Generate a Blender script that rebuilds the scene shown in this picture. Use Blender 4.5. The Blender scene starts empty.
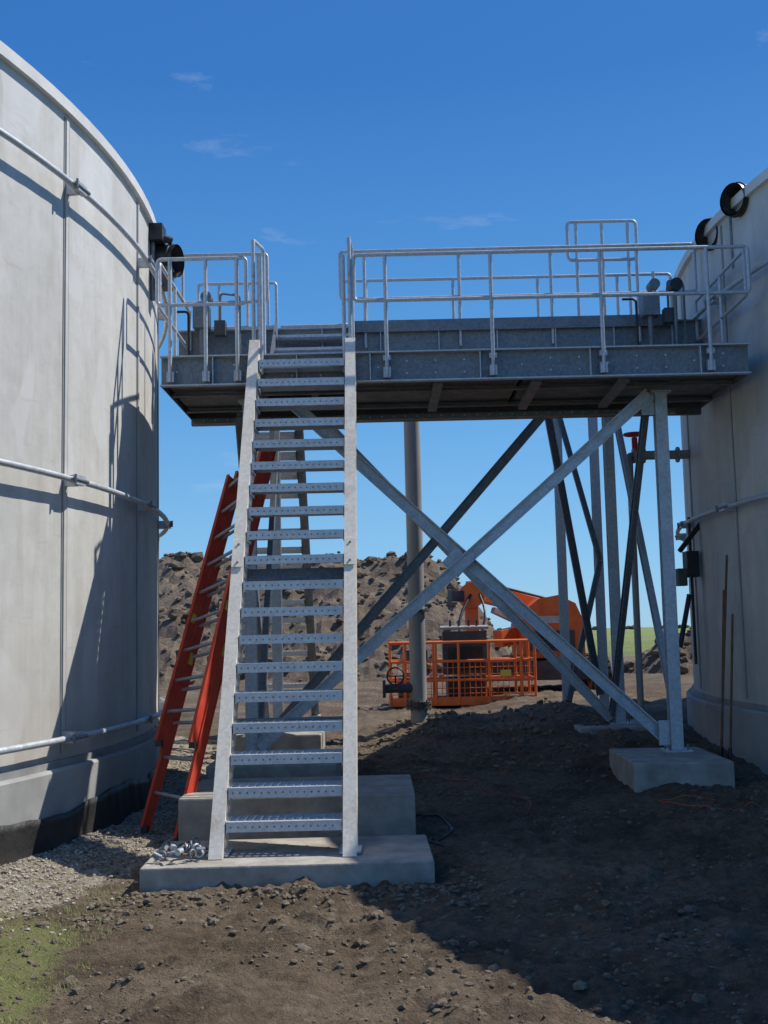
import bpy, math, random
from mathutils import Vector, Matrix, noise
random.seed(7)
scene=bpy.context.scene
V=Vector

# ------------------------------------------------------------ materials
def new_mat(name):
    m=bpy.data.materials.new(name); m.use_nodes=True
    nt=m.node_tree; b=nt.nodes["Principled BSDF"]
    return m,nt,b
def N(nt,t,**k):
    n=nt.nodes.new(t)
    for a,v in k.items(): setattr(n,a,v)
    return n
def coords(nt,scale=(1,1,1)):
    tc=N(nt,'ShaderNodeTexCoord'); mp=N(nt,'ShaderNodeMapping')
    mp.inputs['Scale'].default_value=scale
    nt.links.new(tc.outputs['Object'],mp.inputs['Vector'])
    return mp.outputs['Vector']
def noise_t(nt,vec,scale,detail=6,rough=.6,dist=0):
    n=N(nt,'ShaderNodeTexNoise'); n.inputs['Scale'].default_value=scale
    n.inputs['Detail'].default_value=detail; n.inputs['Roughness'].default_value=rough
    n.inputs['Distortion'].default_value=dist
    nt.links.new(vec,n.inputs['Vector']); return n.outputs['Fac']
def ramp(nt,fac,stops):
    r=N(nt,'ShaderNodeValToRGB'); e=r.color_ramp.elements
    e[0].position=stops[0][0]; e[0].color=(*stops[0][1],1)
    e[1].position=stops[-1][0]; e[1].color=(*stops[-1][1],1)
    for p,c in stops[1:-1]:
        x=e.new(p); x.color=(*c,1)
    nt.links.new(fac,r.inputs['Fac']); return r.outputs['Color']
def mix(nt,fac,a,b,mode='MIX'):
    m=N(nt,'ShaderNodeMix',data_type='RGBA',blend_type=mode)
    for i,v in ((0,fac),(6,a),(7,b)):
        if isinstance(v,(int,float)): m.inputs[i].default_value=v
        elif isinstance(v,tuple): m.inputs[i].default_value=(*v,1)
        else: nt.links.new(v,m.inputs[i])
    return m.outputs[2]
def bump(nt,b,h,strength=.3,dist=.01):
    bp=N(nt,'ShaderNodeBump'); bp.inputs['Strength'].default_value=strength
    bp.inputs['Distance'].default_value=dist
    nt.links.new(h,bp.inputs['Height']); nt.links.new(bp.outputs['Normal'],b.inputs['Normal'])
def simple(name,c1,c2,scale=8,rough=.6,metal=0,bs=.15,bd=.005,stretch=(1,1,1)):
    m,nt,b=new_mat(name); v=coords(nt,stretch)
    f=noise_t(nt,v,scale); nt.links.new(ramp(nt,f,[(.3,c1),(.7,c2)]),b.inputs['Base Color'])
    b.inputs['Roughness'].default_value=rough; b.inputs['Metallic'].default_value=metal
    bump(nt,b,noise_t(nt,v,scale*6,4),bs,bd); return m
def galv(name,c1,c2,metal=.45,dirt=(.30,.25,.19),damt=.35):
    m,nt,b=new_mat(name); v=coords(nt)
    vo=N(nt,'ShaderNodeTexVoronoi'); vo.inputs['Scale'].default_value=45
    nt.links.new(v,vo.inputs['Vector'])
    sp=ramp(nt,vo.outputs['Color'],[(.1,c1),(.9,c2)])
    f=noise_t(nt,v,2.2,8,.7)
    d=ramp(nt,f,[(.52,(0,0,0)),(.78,(damt,)*3)])
    c=mix(nt,d,sp,dirt)
    nt.links.new(c,b.inputs['Base Color'])
    nt.links.new(ramp(nt,noise_t(nt,v,9,5),[(.3,(.36,)*3),(.7,(.62,)*3)]),b.inputs['Roughness'])
    b.inputs['Metallic'].default_value=metal
    bump(nt,b,noise_t(nt,v,60,3),.1,.002); return m
M={}
M['galv']=galv('galvanised_steel',(.42,.45,.48),(.56,.59,.62),.35)
M['tread']=galv('tread_steel',(.48,.51,.54),(.62,.64,.66),.3,(.34,.30,.24),.4)
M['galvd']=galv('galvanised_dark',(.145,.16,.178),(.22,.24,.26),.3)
M['under']=galv('underside_shade_steel',(.085,.098,.112),(.13,.145,.16),.2)  # darker copy of the steel, shade beneath the platform put into its colour
M['stringer']=galv('stringer_steel',(.72,.65,.53),(.86,.79,.66),.0,(.36,.22,.12),.6)
M['concrete']=simple('concrete',(.24,.22,.185),(.44,.41,.355),5,.9,0,.5,.012)
M['ring']=simple('ring_concrete',(.26,.26,.25),(.42,.42,.40),1.6,.9,0,.3,.01)
M['black']=simple('black_plastic',(.012,.012,.013),(.03,.03,.03),9,.45)
M['rubber']=simple('tyre_rubber',(.02,.02,.02),(.045,.042,.038),9,.85)
M['liner']=simple('black_liner',(.012,.012,.012),(.045,.042,.038),3,.5,0,.5,.02)
M['orange']=simple('orange_paint',(.72,.13,.02),(.88,.20,.04),4,.45)
M['red']=simple('red_fibreglass',(.55,.05,.025),(.72,.09,.04),6,.5)
M['redpaint']=simple('red_paint',(.45,.02,.02),(.6,.03,.03),6,.4)
M['rust']=simple('rusty_steel',(.12,.05,.025),(.25,.12,.06),14,.85)
M['darkgrey']=simple('dark_grey_paint',(.04,.04,.042),(.09,.09,.09),6,.55)
M['alu']=simple('aluminium',(.45,.46,.47),(.6,.6,.6),9,.4,.6)
M['white']=simple('white_paint',(.42,.42,.38),(.6,.58,.52),6,.5)
M['yellow']=simple('yellow_label',(.7,.5,.05),(.75,.55,.08),6,.5)
M['grass']=simple('grass_blades',(.15,.18,.04),(.32,.32,.11),3,.7)
M['cable_o']=simple('orange_cable',(.35,.08,.03),(.42,.11,.04),6,.6)
M['pipe']=simple('pipe_steel',(.24,.235,.22),(.38,.37,.35),4,.6,.1,.2,.004,(1,1,.2))

def tank_mat():
    m,nt,b=new_mat('tank_panel_steel')
    v=coords(nt); vs=coords(nt,(2.5,2.5,.22))
    base=ramp(nt,noise_t(nt,v,.55,5,.55),[(.3,(.52,.515,.485)),(.7,(.66,.655,.62))])
    st=ramp(nt,noise_t(nt,vs,1.4,7,.65),[(.42,(1,1,1)),(.72,(.78,.755,.71))])
    c=mix(nt,.8,base,st,'MULTIPLY')
    sp=ramp(nt,noise_t(nt,v,5,8,.75),[(.35,(.84,.83,.81)),(.6,(1,1,1))])
    c=mix(nt,.7,c,sp,'MULTIPLY')
    pl=ramp(nt,noise_t(nt,coords(nt,(1,1,.6)),1.5,2,.4,.4),[(.58,(0,0,0)),(.61,(.4,)*3)])
    c=mix(nt,pl,c,(.66,.66,.65))
    sc=ramp(nt,noise_t(nt,coords(nt,(1,1,7)),2.2,9,.7,.5),[(.58,(0,0,0)),(.70,(.38,)*3)])
    c=mix(nt,sc,c,(.38,.34,.28))
    g=N(nt,'ShaderNodeSeparateXYZ'); tc=N(nt,'ShaderNodeTexCoord'); nt.links.new(tc.outputs['Object'],g.inputs[0])
    mr=N(nt,'ShaderNodeMapRange'); mr.inputs[1].default_value=.6; mr.inputs[2].default_value=2.0
    mr.inputs[3].default_value=.7; mr.inputs[4].default_value=0
    nt.links.new(g.outputs[2],mr.inputs[0])
    mu=N(nt,'ShaderNodeMath',operation='MULTIPLY'); nt.links.new(mr.outputs[0],mu.inputs[0]); nt.links.new(noise_t(nt,v,3,6),mu.inputs[1])
    c=mix(nt,mu.outputs[0],c,(.34,.28,.21))
    nt.links.new(c,b.inputs['Base Color']); b.inputs['Roughness'].default_value=.7
    bump(nt,b,noise_t(nt,coords(nt,(1,1,.6)),1.3,3),.3,.06); return m
M['tank']=tank_mat()
M['seam']=simple('seam_batten',(.20,.20,.19),(.32,.32,.31),4,.7)
M['rim']=simple('tank_rim',(.58,.57,.54),(.72,.70,.66),3,.6)

def ground_mat():
    m,nt,b=new_mat('ground_dirt'); v=coords(nt)
    big=ramp(nt,noise_t(nt,v,.7,6,.6),[(.3,(.18,.135,.092)),(.5,(.27,.21,.15)),(.72,(.38,.31,.23))])
    fine=ramp(nt,noise_t(nt,v,14,9,.75),[(.3,(.45,.43,.40)),(.7,(1.2,1.17,1.12))])
    dirt=mix(nt,1.0,big,fine,'MULTIPLY')
    wet=ramp(nt,noise_t(nt,v,1.9,7,.7),[(.45,(1,1,1)),(.62,(.58,.56,.54))])
    dirt=mix(nt,.8,dirt,wet,'MULTIPLY')
    vo=N(nt,'ShaderNodeTexVoronoi'); vo.inputs['Scale'].default_value=38
    nt.links.new(v,vo.inputs['Vector'])
    grav=ramp(nt,vo.outputs['Color'],[(.1,(.24,.20,.14)),(.5,(.44,.38,.28)),(.9,(.58,.52,.43))])
    gr=ramp(nt,noise_t(nt,v,9,8,.7),[(.35,(.30,.26,.14)),(.55,(.24,.27,.09)),(.75,(.38,.34,.20))])
    fld=ramp(nt,noise_t(nt,coords(nt,(.02,.05,1)),3,5),[(.3,(.15,.20,.06)),(.7,(.27,.29,.11))])
    at=N(nt,'ShaderNodeVertexColor',layer_name='zone'); s=N(nt,'ShaderNodeSeparateColor')
    nt.links.new(at.outputs[0],s.inputs[0])
    nz=noise_t(nt,v,3.5,7,.7)
    def mask(ch):
        a=N(nt,'ShaderNodeMath',operation='ADD'); nt.links.new(s.outputs[ch],a.inputs[0]); nt.links.new(nz,a.inputs[1])
        return ramp(nt,a.outputs[0],[(.78,(0,0,0)),(1.0,(1,1,1))])
    c=mix(nt,mask(1),dirt,grav); c=mix(nt,mask(0),c,gr); c=mix(nt,s.outputs[2],c,fld)
    nt.links.new(c,b.inputs['Base Color']); b.inputs['Roughness'].default_value=.95
    b.inputs['Specular IOR Level'].default_value=.2
    h=N(nt,'ShaderNodeMath',operation='ADD'); nt.links.new(noise_t(nt,v,11,10,.75),h.inputs[0]); nt.links.new(noise_t(nt,v,55,5,.7),h.inputs[1])
    bump(nt,b,h.outputs[0],1.0,.05); return m
M['ground']=ground_mat()
def dirtm(name,a,bb,c,scale=.8):
    m,nt,b=new_mat(name); v=coords(nt)
    big=ramp(nt,noise_t(nt,v,scale,7,.65),[(.3,a),(.5,bb),(.7,c)])
    fine=ramp(nt,noise_t(nt,v,scale*9,8,.75),[(.3,(.5,.48,.45)),(.7,(1.1,1.1,1.08))])
    nt.links.new(mix(nt,1.0,big,fine,'MULTIPLY'),b.inputs['Base Color']); b.inputs['Roughness'].default_value=.95
    bump(nt,b,noise_t(nt,v,scale*8,9,.75),.9,.15/scale*.6); return m
M['mound']=dirtm('mound_dirt',(.14,.10,.068),(.215,.16,.112),(.31,.245,.175),.7)
M['clod']=dirtm('clod_dirt',(.17,.13,.09),(.26,.205,.145),(.36,.295,.22),3)

# ------------------------------------------------------------ mesh builder
class MB:
    def __init__(s): s.v=[];s.f=[];s.mi=[];s.sm=[];s.mats=[]
    def idx(s,m):
        if m not in s.mats: s.mats.append(m)
        return s.mats.index(m)
    def add(s,vs,fs,m,smooth=False):
        o=len(s.v); s.v+= [tuple(p) for p in vs]; i=s.idx(m)
        for f in fs: s.f.append([o+k for k in f]); s.mi.append(i); s.sm.append(smooth)
    def box(s,c,d,m,R=None):
        x,y,z=[k/2 for k in d]; c=V(c)
        vs=[V((a*x,b*y,e*z)) for a in(-1,1) for b in(-1,1) for e in(-1,1)]
        if R is not None: vs=[R@p for p in vs]
        s.add([p+c for p in vs],[(0,1,3,2),(4,6,7,5),(0,4,5,1),(2,3,7,6),(0,2,6,4),(1,5,7,3)],m)
    def bx(s,x0,x1,y0,y1,z0,z1,m): s.box(((x0+x1)/2,(y0+y1)/2,(z0+z1)/2),(x1-x0,y1-y0,z1-z0),m)
    def frame(s,p1,p2,up):
        d=(V(p2)-V(p1)).normalized(); u=V(up)
        if abs(d.dot(u))>.98: u=V((0,1,0))
        x=d.cross(u).normalized(); u=x.cross(d).normalized()
        return Matrix((x,d,u)).transposed(),d,x,u
    def beam(s,p1,p2,w,h,m,up=(0,0,1),off=(0,0)):
        R,d,x,u=s.frame(p1,p2,up)
        c=(V(p1)+V(p2))/2+x*off[0]+u*off[1]
        s.box(c,(w,(V(p2)-V(p1)).length,h),m,R)
    def ibeam(s,p1,p2,h,fl,t,m,up=(0,0,1)):
        s.beam(p1,p2,t,h-2*t,m,up)
        for k in(1,-1): s.beam(p1,p2,fl,t,m,up,(0,k*(h/2-t/2)))
    def sweep(s,pts,r,m,n=10,cap=True):
        pts=[V(p) for p in pts]; vs=[];fs=[]
        t=(pts[1]-pts[0]).normalized(); a=t.orthogonal().normalized()
        for i,p in enumerate(pts):
            if i==0: t2=(pts[1]-p)
            elif i==len(pts)-1: t2=p-pts[-2]
            else: t2=(pts[i+1]-p).normalized()+(p-pts[i-1]).normalized()
            t2.normalize(); a=(a-t2*a.dot(t2)).normalized(); b=t2.cross(a)
            for k in range(n):
                g=2*math.pi*k/n; vs.append(p+(a*math.cos(g)+b*math.sin(g))*r)
        for i in range(len(pts)-1):
            for k in range(n):
                k2=(k+1)%n; fs.append((i*n+k,i*n+k2,(i+1)*n+k2,(i+1)*n+k))
        s.add(vs,fs,m,True)
        if cap:
            L=len(pts)-1
            s.add(vs[:n],[tuple(range(n))[::-1]],m); s.add(vs[L*n:],[tuple(range(n))],m)
    def tube(s,p1,p2,r,m,n=10): s.sweep([p1,p2],r,m,n)
    def pipe(s,pts,r,m,rad=.08,n=10,closed=False,cap=True):
        pts=[V(p) for p in pts]; out=[pts[0]]
        for i in range(1,len(pts)-1):
            p=pts[i]; d1=(pts[i-1]-p); d2=(pts[i+1]-p); q=min(rad,d1.length*.45,d2.length*.45)
            A=p+d1.normalized()*q; B=p+d2.normalized()*q
            for k in range(6):
                w=k/5; out.append(A*(1-w)**2+p*2*w*(1-w)+B*w*w)
        out.append(pts[-1]); s.sweep(out,r,m,n,cap)
    def obj(s,name,bevel=0,loc=None):
        me=bpy.data.meshes.new(name); me.from_pydata(s.v,[],s.f)
        for m in s.mats: me.materials.append(m)
        me.polygons.foreach_set('material_index',s.mi); me.polygons.foreach_set('use_smooth',s.sm)
        me.update(); o=bpy.data.objects.new(name,me); scene.collection.objects.link(o)
        if bevel:
            b=o.modifiers.new('bevel','BEVEL'); b.width=bevel; b.segments=2; b.limit_method='ANGLE'
        return o
def sm(a,b,x):
    t=min(1,max(0,(x-a)/(b-a))); return t*t*(3-2*t)

# ------------------------------------------------------------ ground
LC=(-12.4,11.0); RC=(13.62,12.3); TR=10.0
def gbase(x,y):
    h=.18*sm(1.2,2.6,x)*sm(7.5,10,y)*(1-sm(40,60,y))
    h+=.22*sm(10.5,13,y)*(1-sm(60,90,y))
    h+=.28*math.exp(-((y-15.6)/1.5)**2)*sm(-.6,.6,x)*(1-sm(2.2,3.4,x))
    dl=math.hypot(x-LC[0],y-LC[1])-TR
    h+=.10*(1-sm(.0,.8,dl))
    return h
def lump(x,y,s,o):
    d=noise.voronoi(V((x*s+.25*noise.noise(V((x*s*2,y*s*2,o))),y*s,o)))[0][0]
    return max(0,.55-d)
def gh(x,y):
    h=gbase(x,y)
    d=math.hypot(x,y-6)
    a=1-sm(14,45,d)
    if a>0:
        n1=noise.fractal(V((x*.9,y*.9,1.3)),.9,2.1,5)
        n2=noise.fractal(V((x*4.2,y*4.2,4.1)),.6,2.1,5)
        n3=noise.noise(V((x*13,y*13,9)))
        n4=abs(noise.noise(V((x*2.4,y*2.4,12))))
        rough=.5+.5*sm(-1.7,-1.0,x)
        h+=a*rough*(.045*n1+.034*n2+.022*max(0,n3)-.03*n4+.012)
        if d<12:
            patch=sm(-.25,.35,noise.noise(V((x*.8,y*.8,21))))
            h+=rough*patch*(.10*lump(x,y,5.5,3)+.055*lump(x,y,12,8)-.012)
        rut=math.sin((x*.8+.25*math.sin(y*1.1))*5.2)
        h+=a*.022*rut*(1-sm(6.5,7.6,y))
        if y<7.4: h+=a*.007*math.sin(y*26+math.sin(x*3)*1.5)*max(0,rut)
    if y>45: h+=.35*noise.noise(V((x*.02,y*.02,3)))*sm(45,90,y)
    return h
def axis(lo,hi,step,far,g=1.16):
    a=[]; x=lo
    while x<hi: a.append(x); x+=step
    a.append(hi)
    s=step;x=hi;up=[]
    while x<far: s*=g; x+=s; up.append(x)
    s=step;x=lo;dn=[]
    while x>-far: s*=g; x-=s; dn.append(x)
    return dn[::-1]+a+up
xs=axis(-3.2,4.2,.022,1500); ys=[y for y in axis(3.2,8.5,.022,9)if 3.19<y<8.51]
ys=[y for y in axis(3.2,8.5,.022,8.51) if y<3.2 and y>3.0][:0]+ys
yy=8.5
while yy<13: yy+=.034; ys.append(yy)
s_=.034
while yy<1500: s_*=1.15; yy+=s_; ys.append(yy)
s_=.03; yy=3.2; fr=[]
while yy>-60: s_*=1.2; yy-=s_; fr.append(yy)
ys=fr[::-1]+ys
vs=[];cols=[]
for y in ys:
    for x in xs:
        vs.append((x,y,gh(x,y)))
        gx=-1.35-.12*(y-5)
        grass=(1-sm(gx-.6,gx+.15,x))*(1-sm(6.4,8.0,y))*.68
        dl=math.hypot(x-LC[0],y-LC[1])-TR
        grav=(1-sm(.55,1.2,dl))*.85*sm(5.5,7.5,y)
        cols.append((grass,grav,sm(48,62,y),1))
nx=len(xs)
fs=[(j*nx+i,j*nx+i+1,(j+1)*nx+i+1,(j+1)*nx+i) for j in range(len(ys)-1) for i in range(nx-1)]
me=bpy.data.meshes.new('ground'); me.from_pydata(vs,[],fs); me.materials.append(M['ground'])
ca=me.color_attributes.new('zone','FLOAT_COLOR','POINT')
ca.data.foreach_set('color',[c for t in cols for c in t])
me.polygons.foreach_set('use_smooth',[True]*len(fs)); me.update()
scene.collection.objects.link(bpy.data.objects.new('ground',me))

mb=MB()
phi=(1+5**.5)/2
ico=[V(p).normalized() for p in [(-1,phi,0),(1,phi,0),(-1,-phi,0),(1,-phi,0),(0,-1,phi),(0,1,phi),(0,-1,-phi),(0,1,-phi),(phi,0,-1),(phi,0,1),(-phi,0,-1),(-phi,0,1)]]
icf=[(0,11,5),(0,5,1),(0,1,7),(0,7,10),(0,10,11),(1,5,9),(5,11,4),(11,10,2),(10,7,6),(7,1,8),(3,9,4),(3,4,2),(3,2,6),(3,6,8),(3,8,9),(4,9,5),(2,4,11),(6,2,10),(8,6,7),(9,8,1)]
def clod(mb,x,y,z,r,m):
    R=Matrix.Rotation(random.uniform(0,6.28),3,V((random.random(),random.random(),random.random()+.1)).normalized())
    sc=V((random.uniform(.7,1.3),random.uniform(.7,1.2),random.uniform(.45,.9)))
    vv=[]
    for p in ico:
        q=R@(p*random.uniform(.75,1.2)); vv.append((x+q.x*r*sc.x,y+q.y*r*sc.y,z+q.z*r*sc.z))
    mb.add(vv,icf,m)
def inside_block(x,y):
    if math.hypot(x-LC[0],y-LC[1])<TR+.15 or math.hypot(x-RC[0],y-RC[1])<TR+.15: return True
    if -1.75<x<.38 and 7.5<y<10.4: return True
    if 1.95<x<3.2 and 10.3<y<12: return True
    return False
n=0
while n<14000:
    y=3.3+random.random()**1.4*12; x=random.uniform(-3.2,4.2)
    if inside_block(x,y): continue
    if noise.noise(V((x*1.1,y*1.1,7)))+random.uniform(-.4,.4)<.0: continue
    r=min(.045,.0035+.006*random.expovariate(1.0))
    clod(mb,x,y,gh(x,y)+r*.1,r,M['clod']); n+=1
for i in range(520):
    x=random.uniform(-1.9,.6); y=random.choice([random.gauss(7.42,.12),random.gauss(7.1,.3)])
    if inside_block(x,y): continue
    r=random.uniform(.006,.03); clod(mb,x,y,gh(x,y)+r*.2,r,M['clod'])
for i in range(700):
    x=random.uniform(-.2,2.6); y=random.gauss(14.2,1.6); 
    if y>17 or y<11: continue
    r=random.uniform(.01,.05)*random.random()+.008; clod(mb,x,y,gh(x,y)+r*.2,r,M['clod'])
mb.obj('dirt_clods')
M['stone']=simple('gravel_stone',(.26,.22,.165),(.56,.51,.43),7,.9)
mb=MB(); n=0
while n<3400:
    y=random.uniform(6.2,13)
    x=LC[0]+math.sqrt(TR*TR-(y-LC[1])**2)+abs(random.gauss(0,.5))+.14
    if -1.7<x and 7.5<y<10.4: continue
    r=random.uniform(.005,.015); clod(mb,x,y,gh(x,y)+r*.3,r,M['stone']); n+=1
mb.obj('gravel')
mb=MB()
for i in range(2600):
    y=random.uniform(3.6,7.8); gx=-1.35-.12*(y-5); x=gx-.05-abs(random.gauss(0,.55))
    if inside_block(x,y) or noise.noise(V((x*2.5,y*2.5,5)))<-.02: continue
    z=gh(x,y)-.005
    for k in range(3):
        a=random.uniform(0,6.28); h=random.uniform(.012,.04); l=random.uniform(.3,1.1)*h; w=.0018
        dx,dy=math.cos(a),math.sin(a); px,py=x+random.gauss(0,.02),y+random.gauss(0,.02)
        mb.add([(px-dy*w,py+dx*w,z),(px+dy*w,py-dx*w,z),(px+dx*l,py+dy*l,z+h)],[(0,1,2)],M['grass'])
mb.obj('grass')

def mound(name,x0,x1,y0,y1,hf,step,nclod):
    nx=int((x1-x0)/step); ny=int((y1-y0)/step); mb=MB(); vs=[]
    def H(x,y):
        e=hf(x,y)
        n1=noise.fractal(V((x*.35,y*.35,2)),.8,2.1,6)
        n2=abs(noise.noise(V((x*1.1,y*1.1,8))))
        return -.3+e*(1+.05*n1)+min(1,e)*(.18*n1+.26*n2+.18*noise.noise(V((x*2.6,y*2.6,1)))+.10*noise.noise(V((x*6,y*6,1))))
    for j in range(ny+1):
        for i in range(nx+1):
            x=x0+(x1-x0)*i/nx; y=y0+(y1-y0)*j/ny; vs.append((x,y,H(x,y)))
    fs=[(j*(nx+1)+i,j*(nx+1)+i+1,(j+1)*(nx+1)+i+1,(j+1)*(nx+1)+i) for j in range(ny) for i in range(nx)]
    mb.add(vs,fs,M['mound'],False)
    k=0
    while k<nclod:
        x=random.uniform(x0,x1); y=random.uniform(y0,(y0+y1)/2+.5)
        if hf(x,y)<=0: k+=.05; continue
        r=random.uniform(.04,.11)*(1+random.random()**6*2); clod(mb,x,y,H(x,y)+r*.2,r,M['mound']); k+=1
    mb.obj(name)
def hf1(x,y):
    ridge=4.45*(sm(-26,-15,x))
    r=(1-.93*sm(1.2,5.5,x))*(1-sm(5.5,8,x))
    yy=abs((y-41)/7.5)
    return ridge*r*min(1,max(0,1.15-yy*1.15))
mound('dirt_mound',-28,9,33,49,hf1,.17,2400)
def hf2(x,y): 
    d=math.hypot((x-8.3)/2.6,(y-31)/3.0); return 1.75*max(0,1-d)**.8
mound('dirt_mound',5.2,11.2,27.5,34.5,hf2,.12,200)

# ------------------------------------------------------------ tanks
def tank(name,C,ztop,zring,hoops,a0,liner=False):
    mb=MB(); cx,cy=C; NP=33; SUB=6; n=NP*SUB; R=TR
    def P(a,r,z): return (cx+r*math.cos(a),cy+r*math.sin(a),z)
    def ringwall(r0,z0,r1,z1,m,smooth=True,nn=n):
        vs=[];fs=[]
        for i in range(nn):
            a=a0+2*math.pi*i/nn; vs+= [P(a,r0,z0),P(a,r1,z1)]
        for i in range(nn):
            j=(i+1)%nn; fs.append((2*i,2*j,2*j+1,2*i+1))
        mb.add(vs,fs,m,smooth)
    ringwall(R,zring,R,ztop,M['tank'])
    ringwall(R,ztop,R*.02,ztop+.9,M['tank'])
    ringwall(R+.05,ztop-.07,R+.05,ztop+.03,M['rim']); ringwall(R+.05,ztop+.03,R-.12,ztop+.035,M['rim']); ringwall(R,ztop-.07,R+.05,ztop-.07,M['rim'])
    rr=R+.10
    ringwall(rr,-.5,rr,zring-.02,M['ring']); ringwall(rr,zring-.02,rr-.02,zring,M['ring']); ringwall(rr-.02,zring,R-.05,zring+.002,M['ring'])
    ringwall(R+.035,zring+.002,R+.035,zring+.05,M['seam']); ringwall(R+.035,zring+.05,R,zring+.055,M['seam'])
    if liner:
        # loose black membrane lapped up the foot of the ringwall, rucked and uneven
        nn=2200; rows=8; vs=[];fs=[]
        for i in range(nn):
            a=2*math.pi*i/nn; s=a*R
            top=.36+.07*noise.noise(V((s*.8,0,3)))+.035*noise.noise(V((s*3,0,5)))
            for j in range(rows+1):
                t=j/rows; z=-.1+(top+.1)*t
                w=.022+.035*(noise.noise(V((s*2.2,z*1.5,1)))+.6*noise.noise(V((s*7,z*4,2))))*(1-.6*t)+.05*(1-t)**2
                vs.append(P(a,rr+max(.006,w),z))
            vs.append(P(a,rr+.001,top-.004))
        q=rows+2
        for i in range(nn):
            k=(i+1)%nn
            for j in range(rows+1): fs.append((i*q+j,k*q+j,k*q+j+1,i*q+j+1))
        mb.add(vs,fs,M['liner'],True)
    for i in range(NP):
        a=a0+2*math.pi*i/NP
        for da,w,pr,m in((0,.045,.014,M['tank']),(.0038,.018,.006,M['seam']),(-.0038,.016,.005,M['seam'])):
            aa=a+da; Rz=Matrix.Rotation(aa,3,'Z')
            mb.box(P(aa,R+pr/2,(ztop+zring)/2-.0),(pr,w,ztop-zring-.2),m,Rz)
    for z in hoops:
        nn=n; pts=[P(a0+2*math.pi*i/nn,R+.11,z) for i in range(nn+1)]
        mb.sweep(pts,.026,M['galv'],8,False)
        for i in range(NP):
            a=a0+2*math.pi*i/NP
            mb.box(P(a,R+.055,z),(.11,.05,.09),M['galv'],Matrix.Rotation(a,3,'Z'))
            mb.box(P(a,R+.125,z),(.05,.16,.075),M['galv'],Matrix.Rotation(a,3,'Z'))
            mb.tube(P(a-.012,R+.16,z-.035),P(a-.012,R+.16,z+.035),.012,M['galvd'],6)
            mb.tube(P(a-.012,R+.148,z),P(a+.012,R+.148,z),.016,M['galvd'],8)
    return mb.obj(name)
tank('storage_tank',LC,6.08,.66,(5.36,2.92,.88),-.19,True)
tank('storage_tank',RC,5.95,.80,(5.05,2.85),math.pi+.06)

def slab(name,x0,x1,y0,y1,z0,z1,rot=0,bev=.02):
    mb=MB(); c=V(((x0+x1)/2,(y0+y1)/2,(z0+z1)/2))
    mb.box((0,0,0),(x1-x0,y1-y0,z1-z0),M['concrete'])
    o=mb.obj(name,bev); o.location=c; o.rotation_euler=(0,0,math.radians(rot)); return o
slab('concrete_pad',-1.66,.27,7.64,8.62,-.2,.15,1.2,.012)
slab('concrete_footing',-1.68,.19,9.15,10.35,-.2,.38,.5,.015)
slab('concrete_footing',2.22,3.12,10.45,11.75,-.2,.42,-1,.015)
slab('concrete_footing',2.25,3.35,13.55,14.7,-.2,.47)
slab('concrete_footing',-1.75,-.5,11.0,12.0,-.2,.42)
slab('concrete_footing',-1.95,-.8,13.6,14.7,-.2,.47)
slab('concrete_footing',2.2,3.4,15.9,17.0,-.2,.5)

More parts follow.
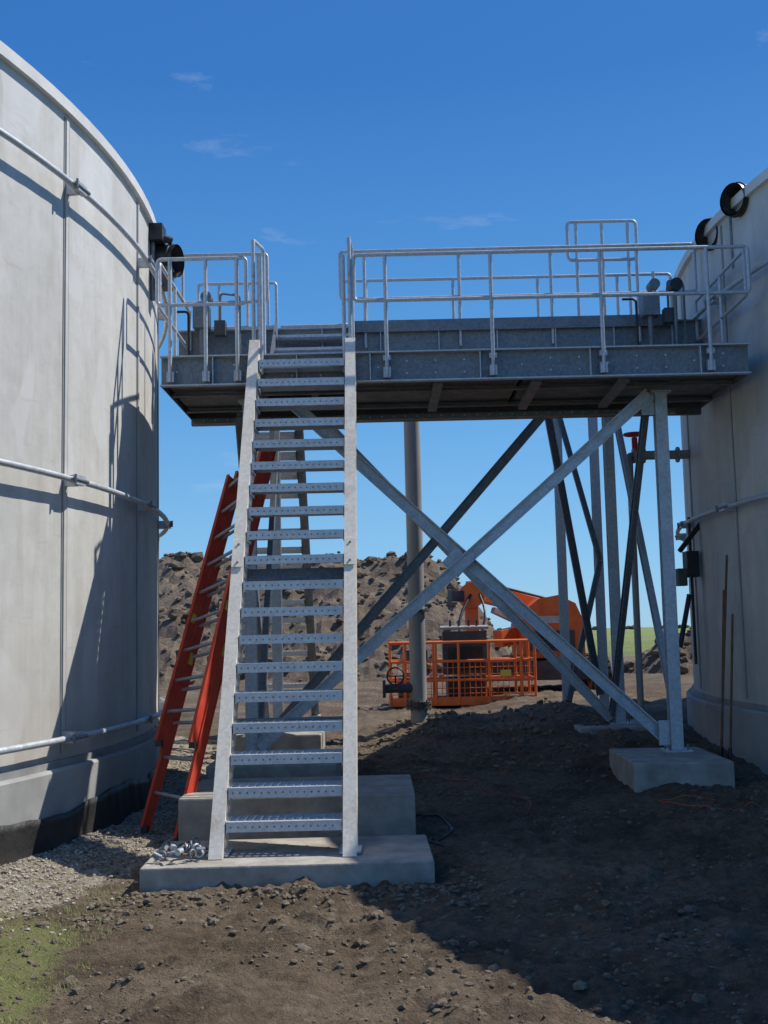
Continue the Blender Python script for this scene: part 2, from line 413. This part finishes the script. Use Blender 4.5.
# ------------------------------------------------------------ stairs
def stairs(xc,w,yb,zb,yt,zt,first,rise,n,front=-1,sm_=None,holes=True):
    mb=MB(); sl=(yt-yb)/(zt-zb); SM=sm_ or M['stringer']
    for sx in(-1,1):
        x=xc+sx*(w/2-.0475)
        dep=.24; L=V((0,yt-yb,zt-zb)).normalized()
        nrm=V((0,-L.z,L.y)) if front<0 else V((0,L.z,-L.y))
        def par(x0,x1,o0,o1,m):
            a=[]
            for o in(o0,o1):
                s=V((0,yb,zb))+nrm*o; s+=L*((zb-s.z)/L.z)
                e=V((0,yt,zt))+nrm*o
                a.append((s,e))
            vs=[]
            for xx in(x0,x1):
                for s,e in a: vs+=[(xx,s.y,s.z),(xx,e.y,e.z)]
            mb.add(vs,[(0,1,3,2),(4,6,7,5),(0,4,5,1),(2,3,7,6),(0,2,6,4),(1,5,7,3)],m)
        xin=x-sx*.0475; wx=sorted((xin,xin+sx*.010))
        fx=sorted((xin+sx*.010,x+sx*.0475))
        par(wx[0],wx[1],-dep/2,dep/2,SM)
        par(fx[0],fx[1],dep/2-.012,dep/2,SM)
        par(fx[0],fx[1],-dep/2,-dep/2+.012,SM)
        mp=V((x,(yb+yt)/2-.02,(zb+zt)/2-.02))
        mb.beam(mp+L*.13+nrm*(dep/2+.006),mp-L*.13+nrm*(dep/2+.006),.094,.010,SM,tuple(nrm))
        for k in(-.09,.09): mb.tube(mp+L*k+nrm*(dep/2),mp+L*k+nrm*(dep/2+.020),.010,M['galvd'],6)
        mb.box((x,yb+.08*(1 if front<0 else -1),zb+.008),(.15,.28,.014),M['galv'])
    iw=w-.21; T=M['tread']
    for k in range(n):
        z=first+rise*k; yc=yb+(z-zb)*sl; d=.29
        s=-front
        y0=yc-.13*s
        mb.box((xc,y0,z-.004),(iw,.040,.012),T)
        mb.box((xc,y0-.018*s,z-.036),(iw,.006,.062),T)
        if holes:
            for q in range(int(iw/.05)):
                hx=xc-iw/2+.03+q*.05
                mb.tube((hx,y0-.0212*s,z-.034),(hx,y0-.0222*s,z-.034),.0075,M['galvd'],8)
        mb.box((xc,y0+s*d,z-.025),(iw,.006,.05),T)
        for q in range(1,9): mb.box((xc,y0+s*q*d/9,z-.015),(iw-.012,.006,.030),T)
        nc=int(iw/.055)
        for q in range(nc+1):
            mb.box((xc-iw/2+.01+q*(iw-.02)/nc,y0+s*d/2,z-.004),(.009,d-.01,.012),T)
        for sx in(-1,1):
            mb.box((xc+sx*(iw/2+.003),y0+s*d/2,z-.04),(.006,d,.09),T)
            for q in(.25,.75):
                mb.tube((xc+sx*(iw/2-.01),y0+s*d*q,z-.05),(xc+sx*(iw/2+.002),y0+s*d*q,z-.05),.012,M['galvd'],6)
    return mb
mb=stairs(-.735,1.0,7.98,.155,10.62,4.36,.375,.212,19)
mb.box((-.735,9.34,2.12),(.80,.012,.15),M['galvd'],Matrix.Rotation(-.5,3,'X'))
mb.tube((-1.13,8.6,1.02),(-.34,8.6,1.02),.012,M['galvd'])
mb.obj('steel_staircase')
mb=stairs(-1.45,.85,16.9,.45,14.1,4.9,.7,.235,18,front=1,sm_=M['galvd'],holes=False)
mb.obj('steel_staircase')

# ------------------------------------------------------------ platform
g=M['galv'];gd=M['galvd'];ud=M['under']
mb=MB()
X0,X1,Y0,Y1=-2.1,3.52,10.62,12.42; ZT=4.31; ZB=4.02
zc=(ZT+ZB)/2
mb.bx(X0,X1,Y0+.06,Y0+.07,ZB,ZT,gd)
mb.bx(X0,X1,Y0-.01,Y0+.059,ZT-.012,ZT+.002,g); mb.bx(X0,X1,Y0-.01,Y0+.059,ZB-.002,ZB+.012,g)
for x in [X0+.15+.275*k for k in range(20)]:
    for dz in(-.06,.06) if int(x*40)%3 else (0,): mb.tube((x,Y0+.06,zc+dz),(x,Y0+.045,zc+dz),.010,g,6)
for x in [X0+.5,X0+1.3,-.1,.95,2.0,3.05]: mb.bx(x-.005,x+.005,Y0,Y0+.059,ZB+.013,ZT-.013,g)
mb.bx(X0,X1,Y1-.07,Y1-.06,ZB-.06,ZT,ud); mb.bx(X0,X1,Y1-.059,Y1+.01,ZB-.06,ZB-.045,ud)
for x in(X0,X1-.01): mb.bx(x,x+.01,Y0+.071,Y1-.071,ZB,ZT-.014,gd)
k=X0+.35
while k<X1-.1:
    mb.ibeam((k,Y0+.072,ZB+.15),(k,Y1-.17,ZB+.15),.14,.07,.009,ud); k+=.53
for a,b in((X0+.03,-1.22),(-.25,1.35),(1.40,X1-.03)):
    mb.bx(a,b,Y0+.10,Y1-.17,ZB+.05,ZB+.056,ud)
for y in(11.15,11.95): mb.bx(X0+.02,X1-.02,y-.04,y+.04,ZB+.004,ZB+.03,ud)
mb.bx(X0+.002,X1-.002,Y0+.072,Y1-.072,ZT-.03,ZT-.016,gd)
k=Y0+.1
while k<Y1-.1: mb.bx(X0+.02,X1-.02,k,k+.006,ZT-.0155,ZT+.006,g); k+=.04
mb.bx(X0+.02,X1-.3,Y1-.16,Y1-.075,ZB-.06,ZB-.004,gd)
for k in range(40): mb.tube((X0+.15+k*.13,Y1-.161,ZB-.03),(X0+.15+k*.13,Y1-.175,ZB-.03),.009,g,6)
for x in(.55,1.5,2.35):
    mb.beam((x,Y0+.15,ZB-.003),(x-.02,Y1-.6,ZB-.05),.09,.04,gd)
r=.019
def loop(xa,xb,y,zt,zm):
    pts=[(xa,y,(zt+zm)/2),(xa,y,zt),(xb,y,zt),(xb,y,zm),(xa,y,zm),(xa,y,(zt+zm)/2-.001)]
    mb.pipe(pts,r,g,.05)
yr=Y0-.03
loop(-.24,3.54,yr,5.25,4.80)
for x in(.06,1.07,2.12,3.14):
    mb.tube((x,yr,4.05),(x,yr,5.25),r,g); mb.box((x,yr+.02,4.10),(.07,.05,.10),g); mb.box((x,yr+.02,4.24),(.07,.05,.05),g)
loop(-2.12,-1.27,yr,5.25,4.80)
for x in(-2.0,-1.66,-1.36): 
    mb.tube((x,yr,4.05),(x,yr,5.25),r,g); mb.box((x,yr+.02,4.10),(.07,.05,.10),g)
for x in(X0-.02,X1+.02):
    mb.pipe([(x,yr+.1,4.8),(x,yr+.1,5.25),(x,Y1,5.25),(x,Y1,4.8),(x,yr+.1,4.8)],r,g,.05)
    mb.tube((x,11.5,4.1),(x,11.5,5.25),r,g)
for x,t in((-1.20,5.42),(-1.13,5.25),(-.34,5.25),(-.28,5.42)):
    mb.tube((x,Y0-.04,4.1),(x,Y0-.04,t),r,g)
for x in(-1.20,-.28): mb.pipe([(x,Y0-.04,5.05),(x,Y0-.04,5.42),(x,Y0+.9,5.65),(x,Y0+.9,4.35)],r,g,.1)
UX0,UX1,UY0,UY1=-2.25,3.6,12.44,13.45; UZ0,UZ1=4.72,5.04
for y in(UY0,UY1):
    mb.bx(UX0,UX1,y,y+.01,UZ0,UZ1,gd); mb.bx(UX0,UX1,y-.06,y-.001,UZ1-.012,UZ1,g); mb.bx(UX0,UX1,y-.06,y-.001,UZ0,UZ0+.012,g)
mb.bx(UX0,UX1,UY0+.011,UY1-.061,UZ1-.05,UZ1-.01,gd)
for k in range(9): mb.bx(UX0+.3+k*.65,UX0+.31+k*.65,UY0-.055,UY0-.002,UZ0+.013,UZ1-.013,g)
mb.bx(-.3,3.3,UY0-.075,UY0-.065,UZ1-.07,UZ1+.06,gd)
for x in(-2.0,-1.2,-.3,.9,1.93,2.9,3.4): mb.beam((x,UY0+.1,4.3),(x,UY0+.1,UZ0),.08,.08,gd)
for y in(UY0-.03,UY1+.03):
    loop(-.43,3.55,y,5.91,5.36)
    for x in(-.16,.9,1.93,2.9): mb.tube((x,y,4.8),(x,y,5.91),r,g)
    loop(-2.2,-1.25,y,5.91,5.36)
    for x in(-1.95,-1.6,-1.35): mb.tube((x,y,4.8),(x,y,5.91),r,g)
mb.tube((-1.2,UY1+.03,5.36),(-.45,UY1+.03,5.36),r,g)
mb.pipe([(2.2,12.8,6.1),(2.2,12.8,6.34),(3.0,12.8,6.34),(3.0,12.8,5.88),(2.2,12.8,5.88),(2.2,12.8,6.1)],r,g,.06)
for x in(2.3,2.6,2.9): mb.tube((x,12.8,5.0),(x,12.8,6.33),r,g)
for k in range(3):
    z=4.50+.2*k; y=11.7+.22*k
    mb.bx(-1.12,-.34,y,y+.24,z-.03,z,g); mb.bx(-1.12,-.34,y,y+.01,z-.06,z-.031,gd)
for x in(-1.15,-.31): mb.beam((x,11.6,4.36),(x,12.4,5.05),.03,.16,gd)
def col(x,y,z0,z1,s=.13):
    mb.ibeam((x,y,z0),(x,y,z1),s,s,.010,g,(0,1,0)); mb.box((x,y,z0+.008),(.26,.26,.016),g)
    mb.box((x,y,z1-.008),(.2,.2,.014),g)
    for a in(-.09,.09):
        for b in(-.09,.09): mb.tube((x+a,y+b,z0+.016),(x+a,y+b,z0+.07),.011,gd,6)
for x in(-1.35,2.83):
    col(x,11.4,.42,ZB-.002,.12); col(x,14.1,.47,4.72,.12)
col(3.08,16.4,.5,4.9,.12); col(2.55,16.4,.5,4.9,.12); 
mb.ibeam((-1.6,14.1,4.80),(3.2,14.1,4.80),.16,.12,.01,gd)
mb.ibeam((2.3,16.4,4.98),(3.5,16.4,4.98),.16,.12,.01,gd)
for x in(-1.35,2.83): mb.ibeam((x,12.3,4.63),(x,14.3,4.63),.16,.12,.01,gd)
def ang(p1,p2,w=.12,m=g,t=.009):
    R,d,xx,u=mb.frame(p1,p2,(0,1,0)) if abs(V(p2).x-V(p1).x)>.3 else mb.frame(p1,p2,(1,0,0))
    mb.beam(p1,p2,w,t,m,tuple(u))
    for k in(1,-1): mb.beam(p1,p2,t*1.4,w*.45,m,tuple(u),(k*(w/2-t*.7),-w*.225-t/2-.001))
ang((2.70,11.31,3.98),(-1.28,11.31,.55)); ang((2.78,11.46,.50),(-.92,11.46,4.0))
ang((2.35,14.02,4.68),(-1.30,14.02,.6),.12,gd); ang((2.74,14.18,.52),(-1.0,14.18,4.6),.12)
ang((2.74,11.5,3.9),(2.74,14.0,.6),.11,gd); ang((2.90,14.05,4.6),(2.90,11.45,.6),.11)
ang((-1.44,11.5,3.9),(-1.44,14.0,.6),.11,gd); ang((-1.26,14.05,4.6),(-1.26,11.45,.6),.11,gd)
ang((2.55,16.3,4.8),(3.08,16.3,2.6),.08,gd); ang((2.55,16.3,.6),(3.08,16.3,2.6),.08,gd)
ang((2.2,15.0,4.6),(3.0,16.3,.7),.1,gd)
mb.box((.72,11.385,2.33),(.22,.012,.22),g,Matrix.Rotation(.75,3,'Y'))
for x,z in((2.78,.60),(2.76,3.9),(-1.3,.6)): mb.box((x,11.385,z),(.24,.012,.24),g)
mb.obj('crossover_platform')

# ------------------------------------------------------------ vertical process pipe
mb=MB()
px,py=.40,15.1; p=M['pipe']
zb=gh(px,py)
mb.tube((px,py,zb-.2),(px,py,5.0),.108,p,24)
for z in(zb+.18,zb+.24,1.9): mb.tube((px,py,z),(px,py,z+.035),.17,M['darkgrey'],24)
mb.tube((px-.45,py-.02,zb+.45),(px,py-.02,zb+.45),.06,M['darkgrey'],14); mb.tube((px-.47,py-.02,zb+.45),(px-.43,py-.02,zb+.45),.12,M['darkgrey'],18)
c=V((px-.3,py-.25,zb+.62))
mb.sweep([c+V((math.cos(a)*.11,0,math.sin(a)*.11)) for a in [i*math.pi/9 for i in range(19)]],.011,M['black'],6,False)
mb.tube(c-V((.11,0,0)),c+V((.11,0,0)),.008,M['black']); mb.tube(c,c+V((0,.25,-.15)),.012,M['black'])
for k in range(8):
    a=k*math.pi/4; mb.tube((px+.145*math.cos(a),py+.145*math.sin(a),zb+.16),(px+.145*math.cos(a),py+.145*math.sin(a),zb+.30),.012,M['rust'],6)
mb.obj('process_pipe')

mb=MB()
y=13.6; z=3.70; xt=RC[0]-math.sqrt(TR**2-(y-RC[1])**2)
mb.tube((3.02,y,z),(xt+.05,y,z),.055,p,16)
for x in(3.02,3.14,3.42,3.55): mb.tube((x,y,z),(x+.025,y,z),.095,p,18)
mb.tube((3.05,y,z),(3.05,y,z+.22),.035,M['redpaint'],12)
mb.sweep([V((3.05+math.cos(a)*.12,y+math.sin(a)*.12,z+.26)) for a in [i*math.pi/9 for i in range(19)]],.015,M['redpaint'],6,False)
mb.tube((2.93,y,z+.26),(3.17,y,z+.26),.009,M['redpaint'])
mb.pipe([(3.02,y,z),(2.98,y,z),(2.98,y,.5)],.04,p,.05)
mb.obj('valve_pipe')
mb=MB()
mb.box((3.55,13.2,2.35),(.14,.2,.30),M['black']); mb.tube((3.5,13.15,2.0),(3.35,13.1,1.4),.03,M['black']); mb.tube((3.4,13.1,2.5),(3.75,13.2,2.9),.03,M['black'])
mb.tube((3.55,13.2,1.2),(3.55,13.2,2.9),.018,M['black'])
mb.box((3.42,13.15,2.2),(.1,.14,.2),M['darkgrey']); mb.obj('level_gauge')

def vent(mb,base,d,r=.15,h=.35,ln=.42):
    b=V(base); d=V(d).normalized()
    top=b+V((0,0,h))
    mb.pipe([b,top,top+d*ln],r,M['black'],.16,20,cap=False); mb.pipe([b,top,top+d*(ln-.01)],r*.88,M['rubber'],.16,20,cap=False)
    mb.tube(b,b+V((0,0,.04)),r*1.35,M['darkgrey'],20)
    n=24; a=d.orthogonal().normalized(); c=d.cross(a)
    for q in(top+d*(ln-.06),top+d*(ln*.45)):
        mb.sweep([q+(a*math.cos(t)+c*math.sin(t))*r for t in [i*2*math.pi/n for i in range(n+1)]],.014,M['black'],6,False)
mb=MB(); vent(mb,(3.98,11.3,5.80),(-1,-.55,-.08),.165,.14,.46); vent(mb,(3.98,12.15,5.80),(-1,-.55,-.08),.165,.08,.50)
mb.bx(3.72,4.3,11.1,12.5,5.77,5.795,M['darkgrey']); mb.tube((3.66,11.4,5.3),(3.66,11.4,5.85),.02,M['galvd']); mb.obj('tank_vent')
mb=MB(); vent(mb,(-2.66,12.0,5.55),(1,-.25,-.08),.175,.16,.52)
mb.box((-2.40,11.75,5.92),(.24,.22,.18),M['black']); mb.box((-2.28,11.8,5.45),(.16,.2,.22),M['darkgrey'])
mb.tube((-2.5,11.7,5.95),(-2.2,11.8,5.86),.04,M['black']); mb.tube((-2.4,11.75,5.2),(-2.4,11.75,5.9),.025,M['galvd']); mb.obj('tank_vent')
mb=MB()
for bx,by in((-1.95,12.2),(2.95,12.1)):
    mb.box((bx,by,5.12),(.18,.16,.24),M['galvd']); mb.tube((bx,by,4.32),(bx,by,5.0),.03,M['galvd']); mb.tube((bx+.05,by,5.24),(bx+.05,by,5.5),.018,M['galv'])
    mb.tube((bx+.05,by-.06,5.35),(bx+.05,by+.1,5.35),.06,M['galvd'],16)
    mb.box((bx+.2,by,5.0),(.12,.12,.16),M['darkgrey']); mb.pipe([(bx+.2,by,5.05),(bx+.2,by,5.4),(bx+.4,by+.1,5.4),(bx+.4,by+.1,4.4)],.014,M['galvd'],.05)
    mb.pipe([(bx-.15,by,4.4),(bx-.15,by,5.2),(bx-.3,by,5.2)],.014,M['black'],.05)
mb.tube((3.2,12.0,4.4),(3.2,12.0,5.3),.02,M['galvd']); mb.tube((3.2,11.9,5.3),(3.2,12.1,5.3),.07,M['black'],16)
mb.obj('instrument_box')

# ------------------------------------------------------------ red ladder
mb=MB()
L0=V((-2.02,9.55,gh(-2.02,9.55)+.02)); L1=V((-1.40,11.0,3.22)); R0=V((-1.70,9.30,gh(-1.7,9.3)+.02)); R1=V((-1.05,10.78,3.46))
rd=(R0-L0).normalized(); up=(L1-L0).cross(rd).normalized()
def lad(L0,L1,R0,R1,o):
    ofs=up*o
    for a,b in((L0,L1),(R0,R1)):
        a=a+ofs;b=b+ofs
        mb.beam(a,b,.008,.085,M['red'],tuple(up)); 
        for k in(1,-1): mb.beam(a,b,.032,.008,M['red'],tuple(up),(0,k*.046))
    n=int((L1-L0).length/.3)
    for k in range(1,n+1):
        t=k/(n+.4); mb.tube(L0.lerp(L1,t)+ofs,R0.lerp(R1,t)+ofs,.016,M['alu'],8)
    for a,b in((L0,L1),(R0,R1)):
        mb.box(a+ofs,(.05,.09,.05),M['black']); q=a.lerp(b,.42)+ofs
        mb.beam(q,a.lerp(b,.45)+ofs,.034,.05,M['yellow'],tuple(up))
lad(L0,L1,R0,R1,0)
lad(L0.lerp(L1,.20),L0.lerp(L1,.97),R0.lerp(R1,.20),R0.lerp(R1,.97),-.10)
mb.obj('extension_ladder')

mb=MB()
for i in range(34):
    x=random.uniform(-1.58,-1.24); y=random.uniform(7.75,8.15); z=.155+.02+random.random()*.07*(1-abs(x+1.4)*3)
    a=V((random.uniform(-1,1),random.uniform(-1,1),random.uniform(-.3,.3))).normalized()
    m=random.choice([M['galv'],M['galvd'],M['rust'],M['galvd']])
    if i%3==0: mb.tube(V((x,y,z))-a*.03,V((x,y,z))+a*.03,.022,m,6)
    elif i%3==1: mb.tube(V((x,y,z))-a*.06,V((x,y,z))+a*.06,.009,m,8)
    else:
        b=a.orthogonal(); c=a.cross(b); mb.sweep([V((x,y,z))+(b*math.cos(t)+c*math.sin(t)).normalized()*.028 for t in [k*math.pi/6 for k in range(10)]],.008,m,6)
mb.obj('pipe_fittings')
mb=MB()
for k,(xb,yb_,xt_,zt_) in enumerate(((3.22,11.3,3.49,2.35),(3.30,11.25,3.50,1.75),(3.26,11.4,3.47,2.0))):
    mb.tube((xb,yb_,.42-.24),(xt_,yb_+.3,zt_),.013,M['rust'],8)
    mb.tube((xb,yb_,.2),(xb+.02,yb_+.02,.45),.02,M['black'],8)
mb.obj('steel_rods')
def cable(name,ctrl,r,m):
    mb=MB(); pts=[]
    for i in range(len(ctrl)-1):
        p0=V(ctrl[max(0,i-1)]);p1=V(ctrl[i]);p2=V(ctrl[i+1]);p3=V(ctrl[min(len(ctrl)-1,i+2)])
        for k in range(10):
            t=k/10; q=.5*((2*p1)+(p2-p0)*t+(2*p0-5*p1+4*p2-p3)*t*t+(3*p1-p0-3*p2+p3)*t**3)
            pts.append((q.x,q.y,gh(q.x,q.y)+r+.002))
    mb.sweep(pts,r,m,6); mb.obj(name)
cable('extension_cord',[(a,b,0) for a,b in((2.4,9.3),(2.7,9.7),(2.3,9.9),(2.6,9.4),(3.0,9.5),(3.3,9.1),(2.9,8.8),(3.4,8.6))],.006,M['cable_o'])
cable('black_hose',[(a,b,0) for a,b in((.15,10.6),(.45,10.3),(.5,9.6),(.3,9.2),(.45,8.9))],.008,M['black'])
cable('extension_cord',[(a,b,0) for a,b in((-.1,11.9),(.6,11.9),(1.0,11.3),(1.3,10.9),(1.2,10.4))],.005,M['cable_o'])

# ------------------------------------------------------------ boom lift
mb=MB(); O=M['orange']; K=M['darkgrey']
G=.16
def rail(p1,p2,r=.028): mb.tube(p1,p2,r,O,8)
bx0,bx1,by0,by1,bz=.05,2.75,21.4,22.4,G+.12
mb.bx(bx0,bx1,by0,by1,bz,bz+.07,O); mb.bx(bx0+.05,bx1-.05,by0+.05,by1-.05,bz+.071,bz+.085,K)
for z in(bz+.45,bz+.8,bz+1.15):
    rail((bx0,by0,z),(bx1,by0,z)); rail((bx0,by1,z),(bx1,by1,z)); rail((bx0,by0,z),(bx0,by1,z)); rail((bx1,by0,z),(bx1,by1,z))
for x in(bx0,bx0+.28,bx0+.85,1.33,1.9,bx1-.25,bx1):
    rail((x,by0,bz),(x,by0,bz+1.15)); rail((x,by1,bz),(x,by1,bz+1.15))
for k in range(26):
    x=bx0+.03+k*(bx1-bx0)/26
    mb.tube((x,by0+.01,bz),(x,by0+.01,bz+.8),.008,O,5)
for z in(.1,.2,.3,.55,.68): mb.tube((bx0,by0+.01,bz+z),(bx1,by0+.01,bz+z),.008,O,5)
mb.bx(bx0,bx1,by0-.012,by0-.004,bz-.02,bz+.14,O)
mb.bx(1.05,1.88,21.55,21.85,bz+.55,bz+1.35,K); mb.box((1.46,21.62,bz+1.42),(.90,.30,.05),M['pipe'],Matrix.Rotation(.1,3,'X'))
mb.bx(1.15,1.78,21.52,21.549,bz+.62,bz+1.05,M['rubber']); mb.bx(1.12,1.82,21.6,22.2,G+.2,bz+.5,M['black'])
for a in(1.2,1.36,1.55,1.7): mb.tube((a,21.6,bz+1.44),(a,21.58,bz+1.56),.022,M['black'],8)
mb.bx(.2,.5,21.5,22.1,bz+.09,bz+.5,K); mb.bx(2.1,2.3,21.36,21.38,bz+.5,bz+.62,M['yellow']); mb.bx(.35,.75,21.36,21.375,bz+.82,bz+1.02,K)
mb.beam((1.6,22.4,.7),(1.75,23.4,1.0),.3,.3,K)
mb.beam((1.75,23.3,1.0),(1.75,23.5,2.3),.26,.30,O,(0,1,0))
mb.beam((1.7,23.5,2.48),(3.6,24.6,2.0),.28,.36,O); mb.beam((1.3,23.22,2.36),(1.9,23.5,2.30),.20,.22,K)
mb.tube((1.75,23.25,2.35),(1.75,23.75,2.35),.26,O,20)
mb.tube((2.0,23.40,2.62),(3.4,24.2,2.28),.03,M['black'],8)
mb.beam((2.2,23.55,2.05),(3.4,24.3,1.5),.12,.12,M['alu']); mb.beam((2.3,23.7,1.45),(3.9,24.9,1.75),.26,.34,O)
cw=[(2.75,1.05),(2.75,1.75),(2.85,2.05),(3.1,2.25),(3.5,2.32),(3.85,2.15),(4.0,1.8),(4.02,1.05)]
vs=[(x,23.2,z) for x,z in cw]+[(x,25.3,z) for x,z in cw]; n=len(cw)
mb.add(vs,[tuple(range(n))[::-1],tuple(range(n,2*n))]+[(i,(i+1)%n,(i+1)%n+n,i+n) for i in range(n)],O)
mb.bx(2.9,3.8,23.16,23.198,1.2,1.6,K); mb.bx(3.0,3.5,23.17,23.199,1.75,1.9,M['white'])
for k in range(5): mb.bx(3.0,3.7,23.14,23.159,1.25+.065*k,1.28+.065*k,M['black'])
mb.bx(1.9,4.1,22.9,25.4,.62,1.0,K); mb.tube((3.0,24.1,.95),(3.0,24.1,1.1),.6,K,24)
for wx in(1.75,4.25):
    for wy in(23.1,25.2):
        mb.tube((wx-.18,wy,G+.45),(wx+.18,wy,G+.45),.45,M['rubber'],28); mb.tube((wx-.19,wy,G+.45),(wx+.19,wy,G+.45),.24,O,18); mb.tube((wx-.2,wy,G+.45),(wx+.2,wy,G+.45),.09,K,12)
        for k in range(20):
            a=k*math.pi/10; mb.box((wx,wy+.45*math.cos(a),G+.45+.45*math.sin(a)),(.34,.05,.05),M['rubber'],Matrix.Rotation(a,3,'X'))
mb.pipe([(1.75,23.3,2.4),(1.45,22.9,1.9),(1.45,22.5,1.2),(1.5,22.2,.9)],.03,M['black'],.3)
mb.pipe([(1.9,23.3,2.4),(2.0,22.8,2.0),(1.8,22.5,1.3)],.025,M['black'],.3)
mb.obj('boom_lift',.006)

mb=MB(); M['tree']=simple('tree_foliage',(.03,.045,.02),(.06,.08,.035),.3,.9)
for i in range(60):
    x=random.uniform(60,400); y=random.uniform(600,700); r=random.uniform(1.2,2.6)
    clod(mb,x,y,.8,r,M['tree'])
mb.obj('distant_trees')

# ------------------------------------------------------------ light
sun_dir=V((.575,.225,.785)).normalized()
el=math.asin(sun_dir.z)
ld=bpy.data.lights.new('sun','SUN'); ld.energy=5.0; ld.angle=math.radians(.5); ld.color=(1,.955,.88)
lo=bpy.data.objects.new('sun',ld); scene.collection.objects.link(lo)
lo.rotation_euler=sun_dir.to_track_quat('Z','Y').to_euler(); lo.location=(20,14,30)
w=bpy.data.worlds.new('World'); scene.world=w; w.use_nodes=True; nt=w.node_tree
bg=nt.nodes['Background']; sky=nt.nodes.new('ShaderNodeTexSky'); sky.sky_type='NISHITA'; sky.sun_disc=False
sky.sun_elevation=el; sky.sun_rotation=math.atan2(sun_dir.x,sun_dir.y); sky.altitude=600; sky.air_density=1.0; sky.dust_density=.2; sky.ozone_density=3
tc=N(nt,'ShaderNodeTexCoord'); mp=N(nt,'ShaderNodeMapping'); mp.inputs['Scale'].default_value=(1,1,3.5)
nt.links.new(tc.outputs['Generated'],mp.inputs['Vector'])
sx=N(nt,'ShaderNodeSeparateXYZ'); nt.links.new(tc.outputs['Generated'],sx.inputs[0])
grad=ramp(nt,sx.outputs[2],[(0,(.28,.53,.78)),(.08,(.20,.47,.77)),(.22,(.09,.335,.71)),(.45,(.028,.175,.54)),(1,(.02,.11,.42))])
mul=N(nt,'ShaderNodeMix',data_type='RGBA',blend_type='MULTIPLY'); mul.inputs[0].default_value=1
nt.links.new(grad,mul.inputs[6]); mul.inputs[7].default_value=(9.8,9.8,9.8,1)
tint=mix(nt,1.0,sky.outputs[0],(.65,.9,1.15),'MULTIPLY')
skyc=mix(nt,.72,tint,mul.outputs[2])
f=noise_t(nt,mp.outputs['Vector'],5.5,8,.6,.3)
msk=ramp(nt,f,[(.62,(0,0,0)),(.82,(.35,.35,.35))])
c=mix(nt,msk,skyc,(6.0,6.8,7.8))
nt.links.new(c,bg.inputs['Color']); bg.inputs['Strength'].default_value=.11

# ------------------------------------------------------------ camera
cd=bpy.data.cameras.new('camera'); co=bpy.data.objects.new('camera',cd); scene.collection.objects.link(co)
cd.sensor_fit='VERTICAL'; cd.sensor_height=36; cd.lens=36*1137/1024; cd.clip_end=5000; cd.clip_start=.05
co.matrix_world=Matrix.Translation((0,0,1.65))@Matrix.Rotation(math.radians(96.02),4,'X')@Matrix.Rotation(math.radians(-1.3),4,'Z')
scene.camera=co
scene.view_settings.view_transform='Standard'; scene.view_settings.look='None'; scene.view_settings.exposure=0
